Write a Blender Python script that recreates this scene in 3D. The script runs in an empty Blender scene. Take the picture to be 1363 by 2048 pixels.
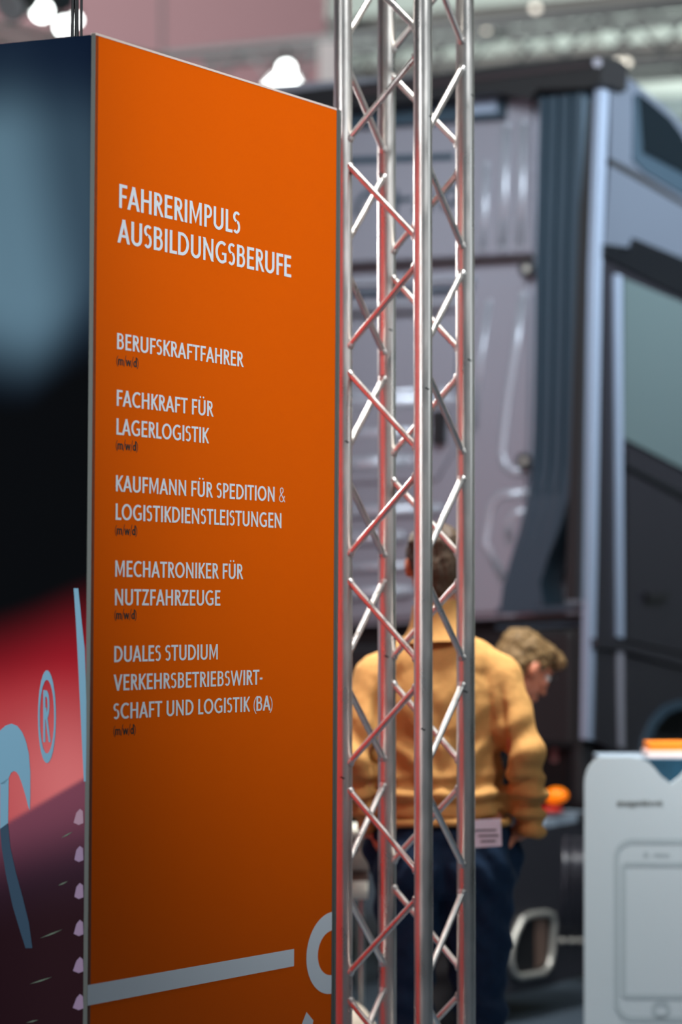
import bpy, bmesh, math, random
from mathutils import Vector, Matrix, noise
R = math.radians
random.seed(7)
sc = bpy.context.scene
COL = sc.collection

# ------------------------------------------------------------------ camera
EYE = Vector((0, 0, 1.6)); FPX = 6000.0; PITCH = 0.03056
cd = bpy.data.cameras.new('camera'); cam = bpy.data.objects.new('camera', cd); COL.objects.link(cam)
cam.location = EYE; cam.rotation_euler = (math.pi/2 + PITCH, 0, 0)
cd.sensor_fit = 'VERTICAL'; cd.sensor_height = 36.0; cd.lens = FPX/2048*36.0
cd.clip_start = 0.1; cd.clip_end = 200
cd.dof.use_dof = True; cd.dof.focus_distance = 6.95; cd.dof.aperture_fstop = 1.9
sc.camera = cam

# ------------------------------------------------------------------ world, lamps and added fill lights, exposure
w = bpy.data.worlds.new('hall_light'); sc.world = w; w.use_nodes = True
w.node_tree.nodes['Background'].inputs[0].default_value = (0.62, 0.72, 0.80, 1)
w.node_tree.nodes['Background'].inputs[1].default_value = 0.2
sc.view_settings.view_transform = 'Standard'; sc.view_settings.look = 'None'
sc.view_settings.exposure = 0.0; sc.view_settings.gamma = 1.0; sc.view_settings.use_curve_mapping = False

def aim(o, tgt):
    o.rotation_euler = (Vector(tgt) - o.location).to_track_quat('-Z', 'Y').to_euler()
def area(name, loc, tgt, power, size, color=(1, 1, 1), sy=None, spread=180):
    l = bpy.data.lights.new(name, 'AREA'); l.energy = power; l.color = color
    l.shape = 'RECTANGLE'; l.size = size; l.size_y = sy or size; l.spread = R(spread)
    o = bpy.data.objects.new(name, l); COL.objects.link(o); o.location = loc; aim(o, tgt); return o
def spot(name, loc, tgt, power, angle, blend, size=0.1, color=(1, 1, 1)):
    l = bpy.data.lights.new(name, 'SPOT'); l.energy = power; l.color = color
    l.spot_size = R(angle); l.spot_blend = blend; l.shadow_soft_size = size
    o = bpy.data.objects.new(name, l); COL.objects.link(o); o.location = loc; aim(o, tgt); return o
spot('panel_spot', (3.9, 3.7, 6.2), (0.15, 7.1, 2.92), 1460, 30, 1.0, 0.3, (0.93, 0.98, 1.0))
area('print_fill', (-3.6, 1.6, 3.0), (-0.9, 6.6, 1.7), 24, 0.8, (0.95, 0.98, 1.0), 0.8, 60)  # added fill from the front left, brightens the dark print
area('stand_light', (0.45, 8.6, 5.6), (0.35, 8.6, 0), 170, 1.3, (1.0, 1.0, 0.96), 1.3, 100)
spot('man_fill_spot', (2.0, 5.2, 4.2), (0.48, 8.6, 1.25), 75, 15, 0.8, 0.15, (1.0, 0.96, 0.88))  # added spot, not a fixture of the hall; brightens the man's back
area('cab_back_light', (-0.6, 8.7, 4.3), (0.2, 12.6, 3.1), 23, 1.2, (0.86, 0.96, 1.0), 0.8, 60)
area('flank_light', (5.5, 9.5, 6.0), (1.4, 12.6, 3.6), 90, 1.6, (0.85, 0.94, 1.0), 1.6, 50)
area('counter_light', (1.45, 9.30, 2.0), (1.32, 9.6, 0.9), 6.5, 0.5, (0.93, 0.98, 1.0), 0.4, 100)
area('graphic_fill', (-0.9, 10.6, 2.9), (-0.4, 7.7, 1.6), 11, 0.6, (1.0, 0.95, 0.92), 0.6, 60)  # added light that brightens the red rear panel mirrored in the chords
area('red_stage_light', (-2.6, 9.6, 1.6), (0.2, 12.6, 1.9), 6, 1.0, (1.0, 0.25, 0.22), 1.0, 120)
area('right_chord_fill', (3.0, 7.3, 2.75), (0.2, 7.8, 2.75), 9, 1.4, (0.86, 0.95, 1.0), 1.5, 180)  # added area light, no booth: gives the chords their bright right streaks
area('left_chord_fill', (-3.2, 9.7, 2.3), (0.2, 8.2, 2.3), 11, 3.6, (0.90, 0.80, 0.98), 3.0, 180)  # unseen large area light added for the lilac left edge of the chords
area('hall_light_back', (8.5, 30.0, 8.6), (4.0, 36.5, 4), 3700, 6, (0.93, 1.0, 0.97), 9)
area('hall_light_left', (-4.0, 18.0, 7.8), (-2.5, 26, 3.5), 500, 3, (1.0, 0.88, 0.86), 3)

# ------------------------------------------------------------------ materials
def mat(name, color, rough=0.6, metal=0.0, var=0.0, scale=20.0, bump=0.0, coat=0.0, emit=None, estr=1.0, stretch=(1, 1, 1), spec=0.5, rvar=0.0):
    m = bpy.data.materials.new(name); m.use_nodes = True
    nt = m.node_tree; b = nt.nodes['Principled BSDF']
    c = tuple(color) + (1,)
    b.inputs['Base Color'].default_value = c
    b.inputs['Roughness'].default_value = rough; b.inputs['Metallic'].default_value = metal
    b.inputs['Coat Weight'].default_value = coat; b.inputs['Specular IOR Level'].default_value = spec
    if emit:
        b.inputs['Emission Color'].default_value = tuple(emit) + (1,); b.inputs['Emission Strength'].default_value = estr
    if var or bump or rvar:
        tc = nt.nodes.new('ShaderNodeTexCoord'); mp = nt.nodes.new('ShaderNodeMapping'); mp.inputs['Scale'].default_value = stretch
        nz = nt.nodes.new('ShaderNodeTexNoise'); nz.inputs['Scale'].default_value = scale; nz.inputs['Detail'].default_value = 5
        nt.links.new(tc.outputs['Object'], mp.inputs[0]); nt.links.new(mp.outputs[0], nz.inputs['Vector'])
        if var:
            mx = nt.nodes.new('ShaderNodeMix'); mx.data_type = 'RGBA'
            mx.inputs[6].default_value = tuple(max(0, x*(1-var)) for x in color) + (1,)
            mx.inputs[7].default_value = tuple(min(1, x*(1+var)) for x in color) + (1,)
            nt.links.new(nz.outputs[0], mx.inputs[0]); nt.links.new(mx.outputs[2], b.inputs['Base Color'])
        if rvar:
            mr = nt.nodes.new('ShaderNodeMapRange'); mr.inputs[1].default_value = .3; mr.inputs[2].default_value = .7
            mr.inputs[3].default_value = max(0, rough-rvar); mr.inputs[4].default_value = min(1, rough+rvar)
            nt.links.new(nz.outputs[0], mr.inputs[0]); nt.links.new(mr.outputs[0], b.inputs['Roughness'])
        if bump:
            bp = nt.nodes.new('ShaderNodeBump'); bp.inputs['Strength'].default_value = bump; bp.inputs['Distance'].default_value = 0.002
            nt.links.new(nz.outputs[0], bp.inputs['Height']); nt.links.new(bp.outputs[0], b.inputs['Normal'])
    return m
def srgb(r, g, b):
    f = lambda c: (c/255/12.92) if c/255 <= .04045 else ((c/255+.055)/1.055)**2.4
    return (f(r), f(g), f(b))
M = {}
M['orange'] = mat('orange_film', srgb(236, 96, 0), 0.5, var=0.03, scale=3, spec=0.04)
M['red_film'] = mat('red_film', srgb(205, 44, 34), 0.5)
M['letter'] = mat('pale_grey_film', srgb(236, 241, 248), 0.5, spec=0.2)
M['dark_letter'] = mat('dark_film', srgb(48, 40, 30), 0.5)
M['alu_dark'] = mat('grey_profile', srgb(112, 116, 112), 0.5, metal=0.3, var=0.08, scale=8)
M['alu_edge'] = mat('pale_edge', srgb(235, 215, 205), 0.5)
M['alu'] = mat('scuffed_aluminium', (0.68, 0.65, 0.62), 0.33, metal=0.92, var=0.14, scale=18, bump=0.12, stretch=(1, 1, 0.35), rvar=0.10)
M['alu_brace'] = mat('bright_aluminium', (0.72, 0.68, 0.65), 0.33, metal=0.9, var=0.1, scale=30, rvar=0.08)
M['weld'] = mat('weld', (0.75, 0.73, 0.70), 0.28, metal=0.9)
M['tape'] = mat('black_mark', (0.02, 0.02, 0.02), 0.6)
M['cable'] = mat('black_cable', (0.008, 0.008, 0.01), 0.35)
M['cab'] = mat('lilac_grey_paint', srgb(150, 150, 162), 0.42, metal=0.35, var=0.04, scale=2, coat=0.3)
M['cab_rib_lit'] = mat('lilac_grey_paint_lit_rib', srgb(172, 176, 188), 0.36, metal=0.4)  # cab paint again, lighter: highlight from above put into the colour
M['cab_side'] = mat('blue_grey_metallic_paint', srgb(132, 143, 162), 0.34, metal=0.6, coat=0.5, var=0.03, scale=2)
M['cab_dark'] = mat('shaded_dark_metallic_paint', srgb(50, 49, 58), 0.34, metal=0.5, coat=0.5, var=0.05, scale=3)  # darkened for the lower flank: shade below overhead light put into the colour
M['edge'] = mat('pale_blue_edge', srgb(146, 160, 182), 0.45, metal=0.2)
M['black'] = mat('black_plastic', (0.006, 0.006, 0.008), 0.55)
M['blackgloss'] = mat('black_gloss', (0.005, 0.006, 0.009), 0.2, coat=0.4)
M['duct'] = mat('blue_black_plastic', srgb(44, 62, 76), 0.5, var=0.05, scale=4)
M['seam'] = mat('brown_black_rubber', srgb(45, 34, 38), 0.5)
M['glass'] = mat('tinted_cab_glass', (0.10, 0.14, 0.15), 0.08, coat=1.0, spec=0.9)
M['glass2'] = mat('dark_glass', (0.004, 0.008, 0.012), 0.25)
M['chrome'] = mat('satin_chrome', (0.72, 0.72, 0.68), 0.25, metal=1.0)
M['steel'] = mat('satin_steel', (0.55, 0.54, 0.50), 0.38, metal=0.6)
M['lamp_orange'] = mat('orange_lens', (1.0, 0.22, 0.0), 0.3, emit=(1, 0.2, 0.0), estr=0.7)
M['lamp_red'] = mat('red_lens', (0.6, 0.02, 0.01), 0.3)
M['pinkbox'] = mat('pink_plastic', srgb(205, 140, 138), 0.5, var=.25, scale=60)
M['sweater'] = mat('mustard_knit', srgb(192, 144, 86), 0.9, var=0.10, scale=90, bump=0.4, spec=0.15)
M['jeans'] = mat('indigo_denim', srgb(22, 42, 66), 0.85, var=0.35, scale=40, bump=0.3, spec=0.2)
M['skin'] = mat('skin', srgb(196, 122, 92), 0.55, var=0.06, scale=25)
M['hair_dark'] = mat('brown_hair', srgb(66, 49, 32), 0.7, var=0.55, scale=60, bump=0.8, stretch=(1, 1, 0.25))
M['hair_light'] = mat('sandy_hair', srgb(120, 94, 58), 0.7, var=0.5, scale=55, bump=0.8, stretch=(1, .3, 1))
M['dark_cloth'] = mat('black_jumper', srgb(24, 22, 26), 0.95, var=0.2, scale=60)
M['shoe'] = mat('brown_leather', srgb(60, 40, 28), 0.5)
M['sole'] = mat('pale_rubber', srgb(190, 188, 180), 0.7)
M['eye'] = mat('eye_white', (0.75, 0.72, 0.7), 0.2)
M['paper'] = mat('paper', srgb(208, 200, 214), 0.8)
M['ink'] = mat('grey_ink', srgb(96, 92, 104), 0.8)
M['counter'] = mat('white_laminate', srgb(196, 206, 212), 0.45, var=0.02, scale=3)
M['ctext'] = mat('grey_print', srgb(112, 116, 116), 0.6)
M['cline'] = mat('pale_grey_print', srgb(172, 184, 190), 0.6)
M['teal'] = mat('teal_print', srgb(20, 66, 88), 0.5, var=0.5, scale=26)
M['greytop'] = mat('grey_laminate', srgb(150, 165, 180), 0.4)
M['orange_card'] = mat('orange_card', srgb(245, 132, 20), 0.6)
M['pale_pink'] = mat('pale_pink_card', srgb(236, 208, 200), 0.6)
M['cream'] = mat('cream_leather', srgb(188, 176, 160), 0.5, var=0.05, scale=10)
M['white_up'] = mat('white_leather', srgb(232, 230, 215), 0.45)
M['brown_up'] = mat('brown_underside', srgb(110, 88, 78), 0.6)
M['floor'] = mat('blue_grey_carpet', srgb(62, 76, 90), 0.9, var=0.15, scale=30, bump=0.2)
M['wall'] = mat('pale_green_grey_wall', srgb(186, 194, 188), 0.9, var=0.03, scale=0.6)
M['pinkwall'] = mat('dusty_pink_wall', srgb(176, 146, 152), 0.9, var=0.02, scale=0.5)
M['ceil'] = mat('grey_ceiling', srgb(168, 172, 170), 0.9, var=0.03, scale=0.6)
M['beam'] = mat('dark_grey_steel', srgb(104, 116, 118), 0.6)
M['btruss'] = mat('dull_truss_aluminium', srgb(168, 174, 170), 0.5, metal=0.35)
M['btruss_dark'] = mat('grey_truss_aluminium', srgb(118, 128, 130), 0.5, metal=0.35)
M['lens'] = mat('lit_lens', (1, 1, 1), 0.4, emit=(0.93, 1.0, 0.97), estr=9)
M['bulb'] = mat('warm_bulb', (1, 1, 1), 0.4, emit=(1.0, 0.93, 0.78), estr=2.2)
M['fix_white'] = mat('white_fixture', (0.8, 0.82, 0.82), 0.5)
M['seam_line'] = mat('dark_joint', (0.01, 0.01, 0.012), 0.7)

# ------------------------------------------------------------------ helpers
def basis(p):
    m = p.matrix_basis.copy()
    return basis(p.parent) @ p.matrix_parent_inverse @ m if p.parent else m
def link(name, me, parent=None, local=False):
    o = bpy.data.objects.new(name, me); COL.objects.link(o)
    if parent:
        o.parent = parent
        if not local: o.matrix_parent_inverse = basis(parent).inverted()
    return o
def obj(name, bm, m, parent=None, local=False, smooth=False, ang=None):
    me = bpy.data.meshes.new(name)
    bmesh.ops.recalc_face_normals(bm, faces=bm.faces[:])
    bm.to_mesh(me); bm.free()
    me.materials.append(M[m] if isinstance(m, str) else m)
    if smooth:
        for p in me.polygons: p.use_smooth = True
        if ang: me.set_sharp_from_angle(angle=R(ang))
    return link(name, me, parent, local)
def tag(o, label=None, cat=None, group=None, kind=None):
    if label: o['label'] = label
    if cat: o['category'] = cat
    if group: o['group'] = group
    if kind: o['kind'] = kind
    return o
def thing(name, label, cat, loc, group=None, rotz=0):
    o = bpy.data.objects.new(name, None); COL.objects.link(o); o.location = loc; o.rotation_euler[2] = rotz
    o.empty_display_size = 0.1
    return tag(o, label, cat, group)
def B(): return bmesh.new()
def box(bm, x0, x1, y0, y1, z0, z1, mtx=None):
    vs = [bm.verts.new((x, y, z)) for x in (x0, x1) for y in (y0, y1) for z in (z0, z1)]
    for f in ((0,1,3,2),(4,6,7,5),(0,4,5,1),(2,3,7,6),(0,2,6,4),(1,5,7,3)): bm.faces.new([vs[i] for i in f])
    if mtx: bmesh.ops.transform(bm, matrix=mtx, verts=vs)
    return vs
def frame_of(d, up=Vector((0, 0, 1))):
    d = d.normalized()
    if abs(d.dot(up)) > .98: up = Vector((0, 1, 0))
    x = d.cross(up).normalized(); y = x.cross(d).normalized()
    return x, y
def tube(bm, pts, r, seg=12, caps=True, radii=None):
    pts = [Vector(p) for p in pts]; rings = []
    x = y = None
    for i, p in enumerate(pts):
        d = (pts[min(i+1, len(pts)-1)] - pts[max(i-1, 0)])
        if x is None: x, y = frame_of(d)
        else:
            d.normalize(); x = (x - d*x.dot(d)).normalized(); y = x.cross(d).normalized()
        rr = radii[i] if radii else r
        rings.append([bm.verts.new(p + (x*math.cos(2*math.pi*k/seg) + y*math.sin(2*math.pi*k/seg))*rr) for k in range(seg)])
    for a, b in zip(rings, rings[1:]):
        for k in range(seg): bm.faces.new((a[k], a[(k+1) % seg], b[(k+1) % seg], b[k]))
    if caps: bm.faces.new(rings[0][::-1]); bm.faces.new(rings[-1])
def sphere(bm, c, r, sub=2, rot=None):
    v = bmesh.ops.create_icosphere(bm, subdivisions=sub, radius=1)['verts']
    s = Matrix.Diagonal((*((r, r, r) if not hasattr(r, '__len__') else r), 1))
    bmesh.ops.transform(bm, matrix=Matrix.Translation(Vector(c)) @ (rot.to_4x4() if rot else Matrix()) @ s, verts=v)
    return v
def prism(bm, pts, off):
    """closed solid: polygon pts (3-D) swept by vector off"""
    a = [bm.verts.new(p) for p in pts]; b = [bm.verts.new(Vector(p) + off) for p in pts]
    bm.faces.new(a); bm.faces.new(b[::-1])
    n = len(a)
    for i in range(n): bm.faces.new((a[i], b[i], b[(i+1) % n], a[(i+1) % n]))
def bevel(bm, w, seg=2):
    bmesh.ops.bevel(bm, geom=[e for e in bm.edges if len(e.link_faces) == 2 and e.calc_face_angle(0) > .5], offset=w, segments=seg, affect='EDGES', profile=.6)
FWD = Vector((0, math.cos(PITCH), math.sin(PITCH))); UP = Vector((0, -math.sin(PITCH), math.cos(PITCH)))
def sight(px, py):
    """direction in which the survey photograph shows the point (px, py)"""
    return FWD + Vector((1, 0, 0))*((px-681.5)/FPX) - UP*((py-1024)/FPX)
def at(px, py, Y):
    d = sight(px, py); return EYE + d*(Y/d.y)
def on_plane(px, py, O, N):
    d = sight(px, py); return EYE + d*((O-EYE).dot(N)/d.dot(N))

# ------------------------------------------------------------------ the hall (structure)
def struct(name, bm, m): return tag(obj(name, bm, m), kind='structure')
b = B(); box(b, -14, 16, -2, 40, -0.1, 0); struct('floor', b, 'floor')
b = B(); box(b, -14, 16, 38, 38.3, 0, 9.5); struct('wall_back', b, 'wall')
b = B(); box(b, -14.3, -14, -2, 38.3, 0, 9.5); struct('wall_left', b, 'wall')
b = B(); box(b, 16, 16.3, -2, 38.3, 0, 9.5); struct('wall_right', b, 'wall')
b = B(); box(b, -14.3, 16.3, -2, 38.3, 9.5, 9.7); struct('ceiling', b, 'ceil')
def back_beam(z0, z1, y, m, n):
    b = B(); box(b, -13.9, 15.9, y, y+.35, z0, z1); box(b, -13.9, 15.9, y-.1, y+.45, z0-.04, z0); box(b, -13.9, 15.9, y-.1, y+.45, z1, z1+.04)
    tag(obj('trim_%d' % n, b, m), kind='structure')
back_beam(6.35, 6.62, 37.4, 'beam', 1)
back_beam(7.70, 7.90, 37.4, 'beam', 2)
# partition wall lit pink
pw = thing('partition_wall', 'tall dusty pink partition wall behind the sign tower', 'wall', (-5, 25, 0))
b = B(); box(b, -9.0, -0.12, 25, 25.2, 0, 7.4); obj('wall_panel', b, 'pinkwall', pw)
for i in range(6):
    b = B(); box(b, -1.5-1.5*i-.012, -1.5-1.5*i+.012, 24.985, 25.0, 0, 7.4); obj('joint', b, 'beam', pw)

# ------------------------------------------------------------------ glyphs (stroke letters, cap height 1)
T = 0.136; H = T/2; KX = 1.38
def clip(poly, y0, y1):
    for s, lim in ((1, y0), (-1, -y1)):
        out = []
        for i in range(len(poly)):
            a, c = poly[i], poly[(i+1) % len(poly)]
            da, dc = s*a[1]-lim, s*c[1]-lim
            if da >= 0: out.append(a)
            if (da >= 0) != (dc >= 0):
                t = da/(da-dc); out.append((a[0]+(c[0]-a[0])*t, a[1]+(c[1]-a[1])*t))
        poly = out
        if len(poly) < 3: return []
    return poly
def stroke(pts, t=T, closed=False, lo=None, hi=None):
    n = len(pts); L = []; Rr = []
    for i in range(n):
        if closed: a, c = pts[(i-1) % n], pts[(i+1) % n]
        else: a, c = pts[max(i-1, 0)], pts[min(i+1, n-1)]
        p = pts[i]
        def nrm(u, v):
            dx, dy = v[0]-u[0], v[1]-u[1]; l = math.hypot(dx, dy) or 1; return (-dy/l, dx/l)
        if a == p: nn = nrm(p, c); k = 1
        elif c == p: nn = nrm(a, p); k = 1
        else:
            n1, n2 = nrm(a, p), nrm(p, c); mx, my = n1[0]+n2[0], n1[1]+n2[1]; l = math.hypot(mx, my) or 1
            nn = (mx/l, my/l); k = min(1/max(.25, nn[0]*n1[0]+nn[1]*n1[1]), 2.5)
        L.append((p[0]+nn[0]*t/2*k, p[1]+nn[1]*t/2*k)); Rr.append((p[0]-nn[0]*t/2*k, p[1]-nn[1]*t/2*k))
    out = []
    for i in range(n if closed else n-1):
        j = (i+1) % n; q = [L[i], L[j], Rr[j], Rr[i]]
        if lo is not None: q = clip(q, lo, hi)
        if q: out.append(q)
    return out
def arc(cx, cy, rx, ry, a0, a1, n=14):
    return [(cx+rx*math.cos(R(a0+(a1-a0)*i/n)), cy+ry*math.sin(R(a0+(a1-a0)*i/n))) for i in range(n+1)]
def ext(p, q, e=.25):
    dx, dy = q[0]-p[0], q[1]-p[1]
    return [(p[0]-dx*e, p[1]-dy*e), (q[0]+dx*e, q[1]+dy*e)]
def diag(p, q, t=T, lo=0, hi=1): return stroke(ext(p, q), t, lo=lo, hi=hi)
def stem(x, y0=0, y1=1, t=T): return stroke([(x, y0), (x, y1)], t)
def bar(x0, x1, y, t=T): return stroke([(x0, y), (x1, y)], t)
RY = (1-T)/2
def glyph(c):
    """returns (width incl. no bearings, quads, left bearing, right bearing)"""
    s, r = .062, .04
    if c == 'A': return .60, diag((.0625, 0), (.30, 1-H*.6)) + diag((.5375, 0), (.30, 1-H*.6)) + bar(.13, .47, .30, .11), .005, .005
    if c == 'B': return .46, stem(H) + stroke([(H, 1-H), (.22, 1-H)] + arc(.22, .745, .145, .1925, 90, -90)[1:] + [(H, .5525)], .115) + stroke([(H, .5525), (.24, .5525)] + arc(.24, .3075, .1575, .245, 90, -90)[1:] + [(H, H)], .12), s, r
    if c == 'C': return .56, stroke(arc(.35, .5, .2875, RY, 52, 308, 24)), r, .03
    if c == 'D': return .57, stem(H) + stroke([(H, 1-H), (.19, 1-H)] + arc(.19, .5, .3175, RY, 90, -90, 20)[1:] + [(H, H)]), s, r
    if c == 'E': return .40, stem(H) + bar(0, .40, 1-H) + bar(0, .37, .52, .12) + bar(0, .41, H), s, .04
    if c == 'F': return .38, stem(H) + bar(0, .39, 1-H) + bar(0, .36, .50, .12), s, .02
    if c == 'G': return .60, stroke(arc(.35, .5, .2875, RY, 52, 300, 24)) + stroke([(.35+.2875*math.cos(R(300)), .5+RY*math.sin(R(300))), (.5375, .14), (.5375, .46)], .12) + bar(.36, .60, .44, .11), r, .05
    if c == 'H': return .53, stem(H) + stem(.53-H) + bar(H, .5, .525, .12), s, s
    if c == 'I': return .125, stem(H), s, s
    if c == 'K': return .48, stem(H) + diag((.10, .42), (.43, 1), .115) + diag((.16, .56), (.43, 0), .125), s, 0
    if c == 'L': return .36, stem(H) + bar(0, .38, H), s, .01
    if c == 'M': return .66, stem(H, t=.115) + stem(.66-H, t=.115) + stroke([(.06, 1.1), (.33, .18), (.60, 1.1)], .11, lo=0, hi=1), s, s
    if c == 'N': return .56, stem(H, t=.115) + stem(.56-H, t=.115) + diag((.045, 1), (.515, 0), .12), s, s
    if c == 'O': return .69, stroke(arc(.345, .5, .2825, RY, 0, 360, 32)[:-1], closed=True), r, r
    if c == 'P': return .42, stem(H) + stroke([(H, 1-H), (.19, 1-H)] + arc(.19, .70, .1675, .2375, 90, -90)[1:] + [(H, .4625)], .12), s, .02
    if c == 'R': return .47, stem(H) + stroke([(H, 1-H), (.19, 1-H)] + arc(.19, .715, .155, .2225, 90, -90)[1:] + [(H, .4925)], .12) + diag((.19, .52), (.42, 0), .125), s, 0
    if c == 'S': return .40, stroke(arc(.21, .745, .1475, .1925, 38, 270, 14) + arc(.19, .3075, .1475, .245, 88, -140, 14), .12), .035, .035
    if c == 'T': return .50, stem(.25, 0, 1) + bar(0, .50, 1-H), .01, .01
    if c in 'UÜ':
        q = stroke([(H, 1), (H, .30)] + arc(.265, .30, .2025, .2375, 180, 360, 16)[1:] + [(.4675, 1)])
        if c == 'Ü':
            for cx in (.15, .38): q.append([(cx+.058*math.cos(R(30*k)), 1.17+.062*math.sin(R(30*k))) for k in range(12)])
        return .53, q, s, s
    if c == 'V': return .58, diag((.0625, 1), (.29, H*.6)) + diag((.5175, 1), (.29, H*.6)), .005, .005
    if c == 'W': return .90, sum((diag(p, q, .115) for p, q in (((.06, 1), (.25, .03)), ((.25, .03), (.45, .97)), ((.45, .97), (.65, .03)), ((.65, .03), (.84, 1)))), []), .005, .005
    if c == 'Z': return .48, bar(.02, .47, 1-H) + bar(.01, .48, H) + diag((.07, .02), (.40, .98), .12), .03, .03
    if c == '-': return .22, bar(0, .2, .40, .13), .03, .03
    if c == '(': return .13, stroke(arc(.36, .38, .33, .62, 118, 242, 14), .055), .05, .02
    if c == ')': return .13, stroke(arc(-.23, .38, .33, .62, 62, -62, 14), .055), .02, .05
    if c == '/': return .20, stroke([(.0, -.12), (.22, 1.05)], .055), .02, .0
    if c == '&': return .50, stroke([(.50, .02), (.14, .66)] + arc(.235, .80, .115, .165, 215, -35, 14) + [(.12, .42)] + arc(.22, .245, .165, .215, 140, 330, 12) + [(.46, .42)], .055), .03, .03
    if c == 'm': return .66, stem(.07, 0, .62, .14) + stroke(arc(.20, .42, .13, .15, 180, 0, 8) + [(.33, 0)], .13) + stroke(arc(.46, .42, .13, .15, 180, 0, 8) + [(.59, 0)], .13), .05, .04
    if c == 'w': return .66, sum((diag(p, q, .125, 0, .62) for p, q in (((.06, .62), (.18, .03)), ((.18, .03), (.33, .60)), ((.33, .60), (.48, .03)), ((.48, .03), (.60, .62)))), []), .01, .01
    if c == 'd': return .44, stem(.37, 0, 1, .14) + stroke(arc(.21, .31, .145, .25, 0, 360, 18)[:-1], .13, closed=True), .03, .05
    return .24, [], 0, 0          # space
from mathutils.geometry import delaunay_2d_cdt
def union(quads):
    vs = []; fs = []
    for q in quads:
        a = sum(q[i][0]*q[(i+1) % len(q)][1]-q[(i+1) % len(q)][0]*q[i][1] for i in range(len(q)))
        if abs(a) < 1e-7: continue
        if a < 0: q = q[::-1]
        fs.append(list(range(len(vs), len(vs)+len(q)))); vs += [Vector(p) for p in q]
    if not fs: return []
    v2, _, f2, _, _, of = delaunay_2d_cdt(vs, [], fs, 1, 1e-5)
    return [[(v2[i].x, v2[i].y) for i in f] for f, o in zip(f2, of) if o]
UN = {}
def text_words(name, txt, u0, u1, z, cap, place, m, parent, joined=False):
    """sets a line between u0 and u1; every word becomes a part of its own"""
    x = 0; items = []
    for i, c in enumerate(txt):
        wd, q, lb, rb = glyph(c)
        if i: x += lb
        if c not in UN: UN[c] = union(q)
        items.append((c, x, UN[c])); x += wd
        end = x; x += rb
    s = (u1-u0)/end; bm = B(); out = []
    for c, gx, qs in items + [(' ', 0, [])]:
        if c == ' ' and len(bm.verts): out.append(obj(name, bm, m, parent, True)); bm = B()
        for q in qs: bm.faces.new([bm.verts.new(place(u0+(gx+p[0])*s, z+p[1]*cap)) for p in q])
        bmesh.ops.remove_doubles(bm, verts=bm.verts[:], dist=1e-5)
    return out

# ------------------------------------------------------------------ sign tower
TW = Matrix(((0.470437703, -0.882412811, 0.0059999640), (0.882429501, 0.470444561, -0.000299994596), (-0.00255793136, 0.00543567401, 0.999981955))).to_4x4()
TW.translation = Vector((-0.54770311, 6.45785031, 0.0))
TH, TWID, TDEP = 2.8344, 1.127, 0.92
tower = thing('sign_tower', 'tall square sign tower with an orange printed side and a dark printed side', 'sign', (0, 0, 0))
tower.matrix_basis = TW
def tw_front(px, py):     # orange side: (u, z)
    P = TW.inverted() @ on_plane(px, py, TW.translation, TW.to_3x3().col[1]); return P.x, P.z
def tw_left(px, py):      # dark side: (v, z)
    P = TW.inverted() @ on_plane(px, py, TW.translation, TW.to_3x3().col[0]); return P.y, P.z
b = B(); box(b, .001, TWID-.022, 0, .012, .03, TH-.003); op = obj('orange_panel', b, 'orange', tower, True); tag(op, 'glossy orange printed panel')
b = B(); box(b, .02, TWID-.02, .02, TDEP-.02, .0, TH-.02); obj('core', b, 'black', tower, True)
b = B(); box(b, 0, .012, .0, .0105, 0.0, TH); obj('corner_profile', b, 'alu_dark', tower, True)
b = B(); box(b, 0, .012, TDEP-.0105, TDEP, 0, TH); obj('corner_profile', b, 'alu_dark', tower, True)
b = B(); box(b, TWID-.022, TWID, -.001, .022, 0, TH-.002); box(b, TWID-.0135, TWID-.0115, -.0018, -.001, 0, TH-.002); obj('corner_profile', b, 'alu_dark', tower, True)
b = B(); box(b, TWID-.022, TWID, TDEP-.022, TDEP, 0, TH-.002); obj('corner_profile', b, 'alu_dark', tower, True)
b = B(); box(b, TWID-.012, TWID-.002, .022, TDEP-.022, .03, TH-.003); tag(obj('rear_graphic', b, 'red_film', tower, True), 'red printed panel on the side facing away')
b = B(); box(b, .012, TWID-.022, TDEP-.012, TDEP-.002, .03, TH-.003); obj('back_panel', b, 'alu_dark', tower, True)
b = B(); box(b, .0, TWID-.022, -.0008, .012, TH-.0042, TH+.0008); tag(obj('top_edge', b, 'alu_edge', tower, True), 'pale cut edge along the top')
b = B(); box(b, .012, TWID-.012, .012, TDEP-.012, TH-.02, TH-.004); obj('top_cover', b, 'black', tower, True)
b = B(); box(b, -.01, TWID+.01, -.01, TDEP+.01, 0, .03); obj('base_plate', b, 'alu_dark', tower, True)
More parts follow.
